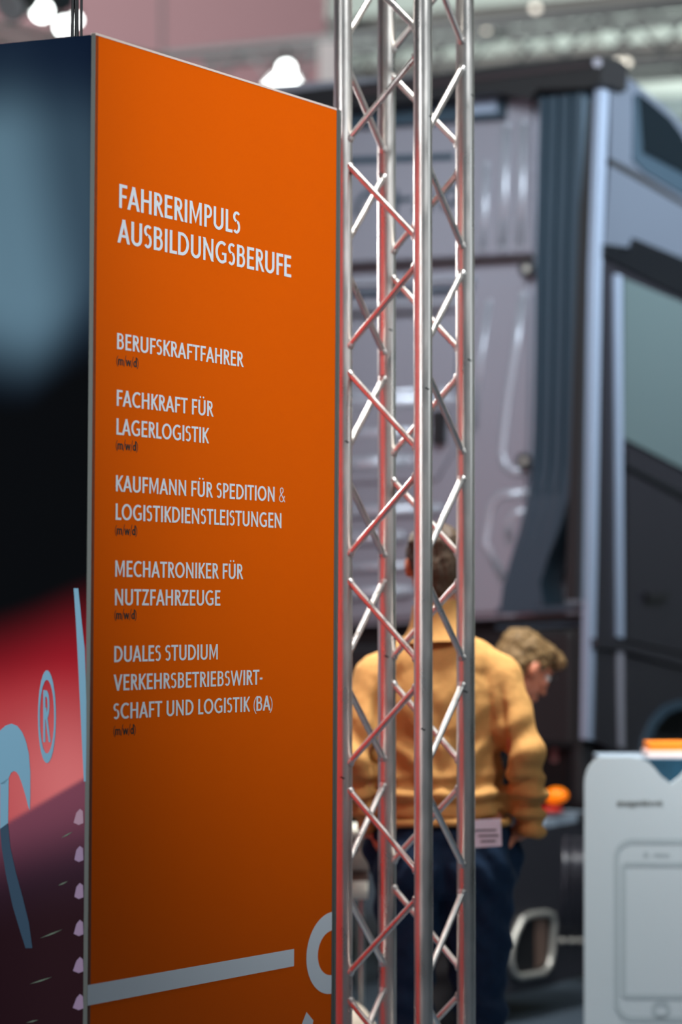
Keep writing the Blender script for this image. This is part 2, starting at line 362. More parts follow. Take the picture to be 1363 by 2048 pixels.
# printed picture on the dark side: colours per vertex on a fine grid
def sstep(a, c, x):
    t = max(0, min(1, (x-a)/(c-a))); return t*t*(3-2*t)
def mixc(a, c, t): return tuple(x+(y-x)*t for x, y in zip(a, c))
def picture(v, z):
    # back from panel metres to print percentages
    n = noise.noise(Vector((v*6, z*3, 1.3)))
    c = srgb(16, 34, 60)
    # pale steel-blue blob
    e = math.hypot((v-.17)/.30, (z-2.46)/.42)
    corner = sstep(-.02, .17, v - (z-2.25)*.22*(1 if z > 2.25 else 0))
    t = (1-sstep(.45, 1.15, e))*(.35+.65*corner)
    c = mixc(c, srgb(112, 144, 162), t)
    c = mixc(c, srgb(14, 30, 56), .75*sstep(2.60, 2.80, z))
    c = mixc(c, srgb(7, 9, 13), sstep(2.22, 2.0, z + n*.03 - .10*(1-corner)))
    # red lower field
    edge = 1.56 - .25*v
    if z < 1.75:
        rt = sstep(1.64, 1.40, z - (.1-v)*.22 + n*.02)
        red = mixc(srgb(190, 34, 48), srgb(252, 132, 132), sstep(1.5, 1.2, z)*(.55+.45*sstep(.25, .05, v)))
        c = mixc(c, red, rt)
        diag_z = 1.225 - (v-.02)*.52
        lowc = mixc(srgb(140, 78, 98), srgb(50, 40, 60), sstep(1.18, .98, z + (v-.1)*.3))
        lowc = mixc(lowc, srgb(14, 16, 26), sstep(1.14, .90, z + (v-.05)*.2))
        c = mixc(c, lowc, sstep(diag_z+.004, diag_z-.012, z)*.97)
    return c
NU, NZ = 110, 520
me = bpy.data.meshes.new('print_panel')
vs = []; fs = []
v0, v1, z0, z1 = .0105, TDEP-.0105, .03, TH-.003
vcol = [v0 + (v1-v0)*(i/NU)**1.5 for i in range(NU+1)]
for j in range(NZ+1):
    for i in range(NU+1): vs.append((.0008, vcol[i], z0+(z1-z0)*j/NZ))
for j in range(NZ):
    for i in range(NU):
        a = j*(NU+1)+i; fs.append((a, a+1, a+NU+2, a+NU+1))
me.from_pydata(vs, [], fs)
ca = me.color_attributes.new('print', 'FLOAT_COLOR', 'POINT')
flat = []
for p in vs: flat.extend(picture(p[1], p[2])); flat.append(1.0)
ca.data.foreach_set('color', flat)
pm = mat('dark_printed_fabric', (.05, .05, .05), 0.7, spec=0.04)
nd = pm.node_tree.nodes.new('ShaderNodeAttribute'); nd.attribute_name = 'print'
pm.node_tree.links.new(nd.outputs['Color'], pm.node_tree.nodes['Principled BSDF'].inputs['Base Color'])
me.materials.append(pm)
pp = link('print_panel', me, tower, True); tag(pp, 'dark blue, black and red out-of-focus print')
# marks printed over it
def leftpoly(bm, pts, off=-.0002):
    bm.faces.new([bm.verts.new((off, *tw_left(*p))) for p in pts])
def c6(x, y): return (x/2.16, 1100+y/2.16)
M['print_cyan'] = mat('print_cyan', srgb(128, 178, 204), 0.6)
M['print_blue'] = mat('print_dark_blue', srgb(44, 74, 98), 0.6)
M['print_lilac'] = mat('print_lilac', srgb(168, 140, 172), 0.6)
M['print_rose'] = mat('print_rose', srgb(190, 150, 170), 0.6)
M['print_green'] = mat('print_pale_green', srgb(112, 130, 112), 0.6)
b = B()
outer = [(-150, 1150), (-90, 930), (-40, 830), (0, 780), (25, 758), (50, 750), (75, 760), (95, 785), (112, 825), (125, 880), (131, 960), (131, 1060), (129, 1125)]
inner = [(-95, 1150), (-55, 1000), (-20, 960), (0, 1010), (22, 1010), (38, 985), (48, 962), (60, 955), (72, 960), (82, 975), (95, 1010), (110, 1060), (122, 1110)]
for i in range(len(outer)-1):
    leftpoly(b, [c6(*outer[i]), c6(*outer[i+1]), c6(*inner[i+1]), c6(*inner[i])])
leftpoly(b, [c6(0, 1010), c6(38, 985), c6(35, 1180), c6(0, 1205)])
obj('printed_letter', b, 'print_cyan', tower, True)
b = B()
tl = [(0, 1205), (8, 1290), (25, 1400), (55, 1540), (85, 1640), (110, 1720)]
tr = [(35, 1182), (44, 1280), (68, 1390), (98, 1500), (125, 1610), (140, 1720)]
for i in range(5): leftpoly(b, [c6(*tl[i]), c6(*tl[i+1]), c6(*tr[i+1]), c6(*tr[i])])
obj('printed_tail', b, 'print_blue', tower, True)
b = B()
sl = [(318, 165), (327, 300), (334, 430), (345, 650), (352, 800), (362, 1000)]
sr = [(338, 165), (352, 300), (366, 430), (373, 650), (373, 800), (371, 1000)]
for i in range(5): leftpoly(b, [c6(*sl[i]), c6(*sl[i+1]), c6(*sr[i+1]), c6(*sr[i])])
obj('printed_streak', b, 'print_cyan', tower, True)
b = B()
rc, rr_ = (203, 720), (35, 180)
ring = stroke([(rc[0]+rr_[0]*math.cos(R(12*k)), (rc[1]+rr_[1]*math.sin(R(12*k)))/5.2) for k in range(30)], 8, closed=True)
for q in union(ring): leftpoly(b, [c6(x, y*5.2) for x, y in q], -.0004)
wd, q, _, _ = glyph('R')
for poly in union(q): leftpoly(b, [c6(187+p[0]*66, 830-p[1]*225) for p in poly], -.0004)
tag(obj('registered_mark', b, 'print_cyan', tower, True), 'pale blue registered trade mark sign, R in a ring')
for k in range(6):
    b = B(); y = 1150+160*k
    leftpoly(b, [c6(318+4*math.sin(k), y+28), c6(330, y-15), c6(345, y-32), c6(358, y-22), c6(360, y+30), c6(340, y+38)])
    obj('printed_glow', b, 'print_rose' if k < 1 else 'print_lilac', tower, True)
for x, y, l, s in ((290, 1230, 26, -14), (272, 1440, 22, -10), (222, 1658, 50, -20), (176, 1860, 50, -16), (140, 2036, 26, -6)):
    b = B()
    leftpoly(b, [c6(x-l, y-s), c6(x, y-3), c6(x+l, y+s), c6(x, y+4)]); obj('printed_scratch', b, 'print_green', tower, True)
# lettering on the orange side
rows = [('FAHRERIMPULS',0.0998,0.6293,2.4672,0.0523),('AUSBILDUNGSBERUFE',0.0946,0.8761,2.3903,0.0523),('BERUFSKRAFTFAHRER',0.0958,0.6489,2.1568,0.0353),
('FACHKRAFT FÜR',0.0965,0.5120,2.0324,0.0355),('LAGERLOGISTIK',0.0965,0.4925,1.9696,0.0357),('KAUFMANN FÜR SPEDITION &',0.0959,0.8532,1.8456,0.0355),
('LOGISTIKDIENSTLEISTUNGEN',0.0960,0.8368,1.7834,0.0358),('MECHATRONIKER FÜR',0.0957,0.6542,1.6591,0.0357),('NUTZFAHRZEUGE',0.0955,0.5497,1.5968,0.0357),
('DUALES STUDIUM',0.0950,0.5405,1.4728,0.0354),('VERKEHRSBETRIEBSWIRT-',0.0935,0.7505,1.4107,0.0352),('SCHAFT UND LOGISTIK (BA)',0.0934,0.7987,1.3484,0.0352)]
PL = lambda u, z: (u, -.0006, z)
for t, u0, u1, z, cap in rows:
    text_words('heading_word' if cap > .05 else 'lettering_word', t, u0, u1, z, cap, PL, 'letter', tower)
for z in (2.1225, 1.9375, 1.7515, 1.5665, 1.3140):
    tag(text_words('small_print', '(m/w/d)', .0945, .1855, z, .0215, PL, 'dark_letter', tower)[0], 'small dark lettering in brackets')
b = B(); b.faces.new([b.verts.new(PL(*p)) for p in ((.0, .783), (.0, .739), (.913, .729), (.913, .7705))]); obj('printed_stripe', b, 'letter', tower, True)
b = B()
def ur(pts, off=-.0006): b.faces.new([b.verts.new((p[0], off, p[1])) for p in pts])
out_ = [(lambda a: (min(1.1049, 1.108+.133*math.cos(a)), .742+.1005*math.sin(a)))(R(88+184*k/28)) for k in range(29)]
in_ = [(lambda a: (min(1.1049, 1.108+.075*math.cos(a)), .742+.055*math.sin(a)))(R(88+184*k/28)) for k in range(29)]
for k in range(28): ur([out_[k], out_[k+1], in_[k+1], in_[k]])
obj('printed_ring', b, 'letter', tower, True)
b = B(); ur([tw_front(*p) for p in ((612, 2024), (626, 2041), (622, 2060), (590, 2100), (585, 2095))]); obj('printed_slash', b, 'letter', tower, True)
# suspension cables above the tower
CX = [(144.3, .0038), (152.8, .0048), (163.5, .0030)]
for k, (px, rr) in enumerate(CX):
    p0 = at(px, 70, 6.75); p0.z = TH-.004; b = B()
    pts = [p0 + Vector((.0015*math.sin(i*1.7+k*2), 0, i*.18)) for i in range(14)]
    tube(b, pts, rr, 10)
    tag(obj('cable', b, 'cable', smooth=True, ang=60), ('black cable rising from the sign tower top, leftmost of three', 'thickest black cable rising from the sign tower top, middle of three', 'thin black cable rising from the sign tower top, rightmost of three')[k], 'cable', 'cables above the sign tower')

# ------------------------------------------------------------------ square lighting truss beside the tower
SIDE_P = Vector((.205, -.117, 0)); SIDE_Q = Vector((.117, .205, 0))
A0 = Vector((.0053, 7.80, 0))
corner = {'A': A0, 'C': A0+SIDE_P, 'B': A0+SIDE_Q, 'D': A0+SIDE_P+SIDE_Q}
truss = thing('truss_tower', 'upright square aluminium truss with cross braces beside the orange sign', 'truss', tuple(A0+(SIDE_P+SIDE_Q)/2))
CR, ZT, PER, ZN = .0241, 4.06, .5412, 2.776 % .5412
for k, c in corner.items():
    b = B(); tube(b, [c+Vector((0, 0, .012)), c+Vector((0, 0, ZT))], CR, 40)
    ch = obj('chord', b, 'alu', truss, smooth=True, ang=60)
    for s in range(3):
        zz = (1.15, 2.02, 2.72)[s] + {'A': 0, 'B': .31, 'C': .13, 'D': .22}[k]
        b = B(); a0 = -1.9 + s*.5
        vs = []
        for i in range(6):
            a = a0 + i*.11; w_ = .0022*math.sin(math.pi*(i+.3)/5.6)+.0004
            vs.append((c.x+(CR+.0004)*math.cos(a), c.y+(CR+.0004)*math.sin(a), zz+.002*math.sin(i*1.3), w_))
        for p, q in zip(vs, vs[1:]): b.faces.new([b.verts.new((p[0], p[1], p[2]-p[3])), b.verts.new((q[0], q[1], q[2]-q[3])), b.verts.new((q[0], q[1], q[2]+q[3])), b.verts.new((p[0], p[1], p[2]+p[3]))])
        obj('scratch', b, 'tape', ch)
BR = .0085
def brace(p, q):
    d = (q-p).normalized(); b = B()
    tube(b, [p, q], BR, 18)
    for e, s in ((p, 1), (q, -1)):
        tube(b, [e-d*s*.002, e+d*s*.004, e+d*s*.009], BR, 18, radii=[BR+.0045, BR+.0030, BR+.0002])
    return obj('brace', b, 'alu_brace', truss, smooth=True, ang=50)
def face(c1, c2, ph1):
    """zigzag between chords; nodes on c1 at ZN+ph1, on c2 half a period later"""
    p, q = corner[c1], corner[c2]; d = (q-p).normalized()
    P1, Q1 = p+d*(CR-.004), q-d*(CR-.004); g = .037
    k = 0; z = ZN+ph1-PER
    while z < ZT+.1:
        for a, zb in ((z, z+PER/2), (z+PER, z+PER/2)):
            s = 1 if zb > a else -1
            za, zb2 = a+g*s, zb-g*s
            if min(za, zb2) > .05 and max(za, zb2) < ZT-.03:
                brace(P1+Vector((0, 0, za)), Q1+Vector((0, 0, zb2)))
        z += PER
face('A', 'C', 0); face('B', 'A', 0); face('C', 'D', 0); face('D', 'B', 0)
b = B(); c = A0+(SIDE_P+SIDE_Q)/2
mt = Matrix.Translation(c) @ Matrix.Rotation(math.atan2(SIDE_P.y, SIDE_P.x), 4, 'Z')
box(b, -.25, .25, -.25, .25, 0, .012, mt); bevel(b, .003, 1); obj('base_plate', b, 'btruss_dark', truss)

# ------------------------------------------------------------------ people
def remesh(name, prims, voxel, m, parent, smooth_it=6, disp=None):
    bm = B()
    for p in prims:
        if p[0] == 'e': sphere(bm, p[1], p[2], 3, p[3] if len(p) > 3 else None)
        else:
            _, a, ra, c, rc = p; a, c = Vector(a), Vector(c)
            n = max(2, int((c-a).length/(min(ra, rc)*.5)))
            tube(bm, [a.lerp(c, i/n) for i in range(n+1)], 0, 16, True, [ra+(rc-ra)*i/n for i in range(n+1)])
            sphere(bm, a, ra, 2); sphere(bm, c, rc, 2)
    me = bpy.data.meshes.new('tmp'); bm.to_mesh(me); bm.free()
    o = bpy.data.objects.new('tmp', me); COL.objects.link(o)
    md = o.modifiers.new('r', 'REMESH'); md.mode = 'VOXEL'; md.voxel_size = voxel
    s = o.modifiers.new('s', 'SMOOTH'); s.iterations = smooth_it; s.factor = .6
    dg = bpy.context.evaluated_depsgraph_get(); dg.update()
    nm = bpy.data.meshes.new_from_object(o.evaluated_get(dg)); nm.name = name
    bpy.data.objects.remove(o)
    if disp:
        nr = [v.normal.copy() for v in nm.vertices]
        for v, n in zip(nm.vertices, nr): v.co += n*disp(v.co)
    for p in nm.polygons: p.use_smooth = True
    nm.materials.clear(); nm.materials.append(M[m])
    return link(name, nm, parent)
def head_prims(c, rot, k=1.0):
    """skin parts of a head centred at c, facing rot @ +Y"""
    f = lambda x, y, z: Vector(c) + rot @ (Vector((x, y, z))*k)
    P = [('e', f(0, -.012, .028), (.076*k, .093*k, .088*k), rot), ('e', f(0, .012, -.03), (.064*k, .074*k, .085*k), rot),
         ('e', f(0, .052, -.088), (.030*k, .026*k, .022*k), rot), ('c', f(0, .086, .016), .009*k, f(0, .112, -.030), .012*k),
         ('e', f(-.012, .100, -.034), (.010*k,)*3), ('e', f(.012, .100, -.034), (.010*k,)*3),
         ('c', f(-.036, .084, .032), .009*k, f(.036, .084, .032), .009*k), ('e', f(0, .088, -.062), (.024*k, .010*k, .006*k), rot), ('e', f(0, .085, -.073), (.020*k, .011*k, .006*k), rot),
         ('e', f(-.040, .066, -.018), (.024*k, .022*k, .02*k), rot), ('e', f(.040, .066, -.018), (.024*k, .022*k, .02*k), rot)]
    for s in (-1, 1):
        P += [('e', f(s*.079, -.004, -.006), (.011*k, .020*k, .033*k), rot @ Matrix.Rotation(s*.35, 3, 'Z')), ('c', f(s*.083, -.014, .014), .006*k, f(s*.086, -.020, -.014), .006*k)]
    return P
def hand_prims(w, d, n, k=1.0, curl=.5):
    """w wrist, d direction of fingers, n palm normal; a palm, four bent fingers of unequal length and a thumb"""
    w = Vector(w); d = Vector(d).normalized(); n = Vector(n); n = (n-d*n.dot(d)).normalized(); s = d.cross(n)
    P = [('c', w, .026*k, w+d*.03*k, .027*k)]
    for j in range(4): P.append(('c', w+d*.025*k+s*(j-1.5)*.014*k, .014*k, w+d*.088*k+s*(j-1.5)*.019*k, .0125*k))
    for j, L in enumerate((.060, .074, .080, .070)):
        a = w+d*.09*k+s*(j-1.5)*.0195*k; dd = d
        for seg in range(3):
            dd = (dd*math.cos(curl*.6)+n*math.sin(curl*.6)*1.0).normalized() if seg else dd
            e = a+dd*L*k*(.45, .32, .25)[seg]; P.append(('c', a, (.0092-.0008*seg)*k, e, (.0086-.0008*seg)*k)); a = e
    a = w+d*.03*k+s*.028*k; e = a+(d*.6+s*.7+n*.3).normalized()*.042*k; g = e+(d*.95+s*.15+n*.3).normalized()*.035*k
    P += [('c', a, .014*k, e, .0105*k), ('c', e, .0105*k, g, .0085*k)]
    return P
def folds(scale, amp, sx=1, sz=1):
    return lambda c: amp*(noise.noise(Vector((c.x*scale*sx, c.y*scale*sx, c.z*scale*sz)))+.5*noise.noise(Vector((c.x*scale*2.1*sx+5, c.y*scale*2*sx, c.z*scale*2.1*sz))))
def hair_shell(name, c, rot, m, parent, prims, amp=.004, voxel=.0055):
    f = lambda x, y, z: Vector(c) + rot @ Vector((x, y, z))
    P = [(p[0], f(*p[1]), p[2], rot) for p in prims]
    def dsp(co):
        l = rot.inverted() @ (co-Vector(c))
        return amp*noise.noise(Vector((l.x*70, l.y*28, l.z*28))) + amp*.8*noise.noise(Vector((l.x*150, l.y*60, l.z*60)))
    return remesh(name, P, voxel, m, parent, 4, dsp)

def shoes(parent, pts, m='shoe'):
    for (x, y, dx, dy) in pts:
        d = Vector((dx, dy, 0)).normalized(); rot = Matrix.Rotation(math.atan2(-d.x, d.y), 3, 'Z')
        f = lambda a, c_, z: Vector((x, y, 0))+rot @ Vector((a, c_, z))
        s = remesh('shoe', [('e', f(0, .09, .052), (.045, .11, .036), rot), ('e', f(0, -.02, .066), (.038, .065, .052), rot), ('c', f(0, -.03, .06), .04, f(0, -.03, .10), .036)], .007, m, parent, 4)
        remesh('sole', [('e', f(0, .085, .016), (.049, .118, .016), rot), ('e', f(0, -.03, .016), (.041, .07, .016), rot)], .006, 'sole', s, 2)

MY = 8.72
man = thing('person', 'man seen from behind in a mustard sweater and dark jeans, behind the truss', 'person', (.29, MY, 0))
hc = Vector((.272, MY+.012, 1.712)); hrot = Matrix.Rotation(.16, 3, 'Z') @ Matrix.Rotation(-.10, 3, 'X')
SH_R, EL_R, WR_R = (.452, MY-.01, 1.385), (.527, MY-.085, 1.165), (.532, MY+.015, .945)
SH_L, EL_L, WR_L = (.108, MY-.01, 1.382), (.040, MY-.08, 1.165), (.085, MY+.05, .955)
P = head_prims(hc, hrot)
P += [('c', (.284, MY-.012, 1.50), .064, (.275, MY, 1.63), .060), ('c', (.284, MY, 1.36), .12, (.29, MY, 1.02), .11), ('c', (.15, MY, 1.40), .065, (.42, MY, 1.40), .065), ('c', (.21, MY, .95), .10, (.38, MY, .95), .10)]
for s, e, w_ in ((SH_R, EL_R, WR_R), (SH_L, EL_L, WR_L)):
    P += [('c', s, .048, e, .038), ('c', e, .038, w_, .026)]
P += hand_prims(WR_R, (-.80, .42, -.45), (0, .4, -1), 1.0, .3) + hand_prims(WR_L, (.20, .16, -.95), (1, 0, 0), 1.0, .3)
for x, kx, ax in ((.20, .19, .185), (.385, .398, .405)):
    P += [('c', (x, MY, .90), .078, (kx, MY+.01, .50), .052), ('c', (kx, MY+.01, .50), .052, (ax, MY-.01, .09), .034), ('c', (ax, MY-.01, .06), .034, (ax, MY+.13, .03), .022)]
remesh('body', P, .0065, 'skin', man, 5)
for s in (-1, 1):
    b = B(); sphere(b, hc + hrot @ Vector((s*.031, .082, .010)), .0115, 2); obj('eye', b, 'eye', man, smooth=True)
hair_shell('hair', hc, hrot, 'hair_dark', man, [('e', (0, -.022, .048), (.083, .092, .074)), ('e', (0, -.05, -.005), (.076, .062, .085)), ('e', (0, .035, .078), (.066, .055, .040)), ('e', (-.060, -.012, .03), (.026, .05, .05)), ('e', (.060, -.012, .03), (.026, .05, .05)), ('e', (0, -.062, -.062), (.055, .030, .040))], .006)
# sweater: torso and both sleeves in one surface
def sweater_d(c):
    v = folds(8, .005, 1, .55)(c) + folds(26, .0028, 1, .7)(c)
    if c.z < 1.16:                                   # gathers above the hem
        v += .010*math.sin((c.z-.98)*110 + 1.2*noise.noise(Vector((c.x*5, c.y*5, 0))))*sstep(1.16, 1.05, c.z)
    ax = min(abs(c.x-.462), abs(c.x-.102))            # drag lines under the arms
    v += -.020*math.exp(-((ax)/.014)**2)*sstep(1.40, 1.28, c.z)*(1 if c.y < MY-.03 else .3)
    # diagonal pull folds from armpit to waist
    t = (c.z-1.05) + (c.x-.29)*(-.9 if c.x > .29 else .9)
    v += .0075*math.sin(t*46+2*noise.noise(c*6))*sstep(1.38, 1.2, c.z)*sstep(.98, 1.1, c.z)
    if c.x > .5 or c.x < .07: v += .003*math.sin(c.z*60+c.x*35)*sstep(1.35, 1.15, c.z)
    return v
TQ = [('e', (.285, MY, 1.41), (.185, .108, .115)), ('e', (.285, MY, 1.30), (.192, .132, .20)), ('e', (.288, MY, 1.14), (.186, .135, .16)), ('e', (.293, MY, 1.04), (.198, .142, .115)),
      ('c', (.17, MY-.005, 1.41), .068, (.40, MY-.005, 1.41), .068), ('c', (.25, MY-.008, 1.49), .068, (.315, MY-.008, 1.49), .068),
      ('c', SH_R, .076, EL_R, .060), ('c', (.33, MY-.008, 1.462), .058, SH_R, .072), ('c', (.235, MY-.008, 1.462), .058, SH_L, .072), ('c', EL_R, .060, (.545, MY-.005, .985), .050), ('e', (.552, MY-.012, .955), (.046, .05, .030)),
      ('c', SH_L, .076, EL_L, .060), ('c', EL_L, .064, (.080, MY+.03, .985), .047)]
sw = remesh('sweater', TQ, .0075, 'sweater', man, 7, sweater_d)
b = B()
tube(b, [(.284, MY-.008, 1.485), (.283, MY-.006, 1.515), (.281, MY-.004, 1.545), (.279, MY-.002, 1.575), (.278, MY, 1.596)], 0, 28, False, [.112, .094, .082, .074, .071])
tube(b, [(.278, MY, 1.596), (.279, MY-.001, 1.599), (.279, MY-.001, 1.588)], 0, 28, False, [.070, .066, .064])
obj('collar', b, 'sweater', sw, smooth=True)
b = B(); pts = []
for i in range(33):
    a = 2*math.pi*i/32; pts.append((.293+.193*math.cos(a), MY+.136*math.sin(a), .972+.003*math.sin(3*a)))
tube(b, pts, .012, 8, False); obj('hem', b, 'sweater', sw, smooth=True)
def jeans_d(c):
    v = folds(12, .006)(c)
    if c.z < .62: v += .006*math.sin(c.z*75+math.sin(c.x*30)*1.3)*sstep(.62, .45, c.z)
    if c.z > .6: v += .004*math.sin((c.z+abs(c.x-.295)*1.3)*60)
    return v
remesh('jeans', [('e', (.295, MY, .93), (.192, .132, .10)), ('e', (.225, MY-.035, .85), (.125, .11, .13)), ('e', (.368, MY-.035, .85), (.128, .11, .13)),
    ('c', (.205, MY, .82), .112, (.190, MY+.01, .50), .082), ('c', (.190, MY+.01, .50), .080, (.185, MY-.01, .11), .066),
    ('c', (.392, MY, .82), .115, (.400, MY+.01, .50), .084), ('c', (.400, MY+.01, .50), .082, (.405, MY-.01, .11), .066), ('e', (.470, MY+.04, .86), (.062, .062, .10)), ('e', (.105, MY+.05, .88), (.040, .05, .07))], .008, 'jeans', man, 5, jeans_d)
shoes(man, [(.185, MY-.01, -.1, 1), (.405, MY-.01, .15, 1)])
# name card hanging from the waistband
tag0 = thing('name_card', 'white paper card tucked under the hem of the mustard sweater', 'card', tuple(at(977, 1665, MY-.168)))
b = B(); cr = [at(x, y, MY-.168) for x, y in ((945, 1640), (1001, 1637), (1003, 1692), (945, 1696))]
prism(b, cr, Vector((0, .0012, 0))); obj('sheet', b, 'paper', tag0)
for k, (x0, x1) in enumerate(((948, 992), (956, 997), (960, 990))):
    b = B(); y = 1659+k*11
    b.faces.new([b.verts.new(at(p, q, MY-.1690)) for p, q in ((x0, y), (x1, y-1), (x1, y+3), (x0, y+4))]); obj('print_line', b, 'ink', tag0)

# second man, stooping, beyond the first
M2Y = 9.95
man2 = thing('person', 'stooping man with sandy swept hair and dark clothes, looking down, head beyond the mustard shoulder', 'person', (.30, M2Y+.05, 0))
h2 = Vector((.600, M2Y-.02, 1.385))
h2rot = Matrix.Rotation(-1.02, 3, 'Z') @ Matrix.Rotation(-.52, 3, 'X')
P = head_prims(h2, h2rot, 1.0)
nb = h2 + h2rot @ Vector((0, -.045, -.07))
P += [('c', nb, .058, (.49, M2Y-.0, 1.245), .062), ('c', (.46, M2Y, 1.20), .11, (.32, M2Y+.03, .90), .11), ('c', (.40, M2Y-.15, 1.18), .06, (.46, M2Y+.17, 1.18), .06), ('c', (.30, M2Y-.07, .86), .09, (.32, M2Y+.13, .86), .09),
      ('c', (.40, M2Y-.17, 1.17), .046, (.42, M2Y-.20, .92), .036), ('c', (.42, M2Y-.20, .92), .036, (.45, M2Y-.10, .72), .026), ('c', (.47, M2Y+.18, 1.17), .046, (.50, M2Y+.20, .92), .036), ('c', (.50, M2Y+.20, .92), .036, (.47, M2Y+.05, .72), .026)]
P += hand_prims((.45, M2Y-.10, .72), (0, .5, -.8), (.2, .8, .1), 1, .8) + hand_prims((.47, M2Y+.05, .72), (-.1, -.4, -.8), (.2, -.8, .1), 1, .8)
for x, yy in ((.30, M2Y-.08), (.32, M2Y+.14)): P += [('c', (x, yy, .82), .075, (x+.06, yy, .47), .052), ('c', (x+.06, yy, .47), .052, (x-.02, yy, .09), .034), ('c', (x-.02, yy, .06), .034, (x+.1, yy, .03), .022)]
remesh('body', P, .0065, 'skin', man2, 5)
for s in (-1, 1):
    b = B(); sphere(b, h2 + h2rot @ Vector((s*.031, .083, .010)), .0115, 2); obj('eye', b, 'eye', man2, smooth=True)
b = B()
for s in (-1, 1):
    tube(b, [h2 + h2rot @ Vector((s*.033+.026*math.cos(R(30*k)), .098, .010+.020*math.sin(R(30*k)))) for k in range(13)], .0016, 6, False)
    tube(b, [h2 + h2rot @ Vector((s*.060, .096, .014)), h2 + h2rot @ Vector((s*.084, -.005, .012))], .0016, 6)
obj('spectacles', b, 'black', man2)
hair_shell('hair', h2, h2rot, 'hair_light', man2, [('e', (0, -.022, .050), (.084, .094, .076)), ('e', (0, -.052, -.002), (.076, .060, .080)), ('e', (0, .050, .084), (.068, .058, .036)), ('e', (.015, .092, .078), (.050, .030, .030)), ('e', (-.058, -.005, .04), (.028, .052, .045)), ('e', (.058, -.005, .04), (.028, .052, .045))], .008)
remesh('jumper', [('c', (.47, M2Y, 1.20), .125, (.33, M2Y+.03, .92), .13), ('c', (.42, M2Y-.13, 1.18), .075, (.48, M2Y+.15, 1.18), .075), ('c', (.475, M2Y, 1.25), .072, (.45, M2Y, 1.2), .09),
    ('c', (.40, M2Y-.17, 1.17), .068, (.42, M2Y-.20, .92), .052), ('c', (.42, M2Y-.20, .92), .052, (.45, M2Y-.12, .76), .040), ('c', (.47, M2Y+.18, 1.17), .068, (.50, M2Y+.20, .92), .052), ('c', (.50, M2Y+.20, .92), .052, (.475, M2Y+.07, .76), .040)], .01, 'dark_cloth', man2, 5, folds(9, .008))
remesh('trousers', [('c', (.30, M2Y-.08, .86), .115, (.32, M2Y+.13, .86), .115), ('c', (.30, M2Y-.08, .82), .105, (.36, M2Y-.08, .47), .078), ('c', (.36, M2Y-.08, .47), .078, (.28, M2Y-.08, .11), .062), ('c', (.32, M2Y+.14, .82), .105, (.38, M2Y+.14, .47), .078), ('c', (.38, M2Y+.14, .47), .078, (.30, M2Y+.14, .11), .062)], .01, 'dark_cloth', man2, 5, folds(10, .006))
shoes(man2, [(.28, M2Y-.08, 1, .1), (.30, M2Y+.14, 1, 0)], 'black')

# ------------------------------------------------------------------ tractor unit (truck)
KO = Vector((1.017, 12.0, 0)); RV = Vector((-.832, .555, 0)).normalized(); SV = Vector((.555, .832, 0)).normalized()
truck = thing('truck', 'grey tractor unit seen from the rear corner, cab back and right flank', 'truck', tuple(KO))
def TR(a, bb, z): return KO + RV*a + SV*bb + Vector((0, 0, z))
TM = Matrix((( RV.x, SV.x, 0, KO.x), (RV.y, SV.y, 0, KO.y), (0, 0, 1, 0), (0, 0, 0, 1)))
def tbox(bm, a0, a1, b0, b1, z0, z1): return box(bm, a0, a1, b0, b1, z0, z1, TM)
BW = .25
def rw(px, py, bb=BW):
    return on_plane(px, py, TR(0, bb, 0), SV)
def sd(px, py, aa=0.0):
    return on_plane(px, py, TR(aa, 0, 0), RV)
def rear(name, pts, depth, m, bb=BW, bev=.01, parent=truck):
    b = B(); prism(b, [rw(x, y, bb-depth) for x, y in pts], SV*depth)
    if bev: bevel(b, bev, 2)
    return obj(name, b, m, parent, smooth=bool(bev), ang=40)
def side(name, pts, m, thick=.03, aa=0.0, bev=.006, parent=truck):
    b = B(); prism(b, [sd(x, y, aa) for x, y in pts], RV*thick)
    if bev: bevel(b, bev, 2)
    return obj(name, b, m, parent, smooth=bool(bev), ang=40)
# body of the cab behind the skins
b = B(); tbox(b, .07, 2.5, BW+.0, 1.9, 1.52, 3.45); bevel(b, .04, 2); obj('cab_shell', b, 'cab_dark', truck)
# roof fairing: sloping wedge
b = B(); prism(b, [TR(.07, .27, 3.40), TR(.07, .27, 3.72), TR(.07, .36, 3.66), TR(.07, .9, 3.3), TR(.07, 1.9, 3.2), TR(.07, 1.9, 3.1), TR(.07, .5, 3.2)], RV*2.4); obj('roof_fairing', b, 'cab_dark', truck)
# rear wall skins
wall = rear('rear_wall', [(520, 170), (1170, 130), (1160, 1228), (520, 1262)], .03, 'cab')
rear('upper_rear_panel', [(560, 238), (905, 212), (1062, 196), (1062, 505), (560, 530)], .028, 'cab', BW-.03, .014)
rear('roof_vent', [(600, 222), (1003, 190), (1003, 236), (600, 262)], .045, 'duct', BW-.058, .012)
rear('roof_vent_slot', [(930, 203), (992, 198), (992, 224), (930, 229)], .01, 'edge', BW-.104, .003)
rear('roof_vent_groove', [(600, 318), (905, 306), (905, 320), (600, 333)], .006, 'duct', BW-.058, 0)
# two-part black top overhang
b = B(); prism(b, [rw(560, 186, .0), rw(1196, 109, .0), rw(1204, 116, .0), rw(1200, 166, .0), rw(1172, 176, .0), rw(1075, 178, .0), rw(1060, 196, .0), rw(985, 184, .0), rw(560, 226, .0)], SV*.22); bevel(b, .012, 2)
obj('top_overhang', b, 'black', truck, smooth=True, ang=40)
b = B(); prism(b, [rw(700, 181, -.01), rw(1180, 124, -.01), rw(1180, 134, -.01), rw(700, 192, -.01)], SV*.03); obj('top_rail', b, 'seam', truck)
b = B(); tube(b, [rw(1194, 125, -.02), rw(1194, 125, .02)], .018, 16); obj('corner_bolt', b, 'cab', truck)
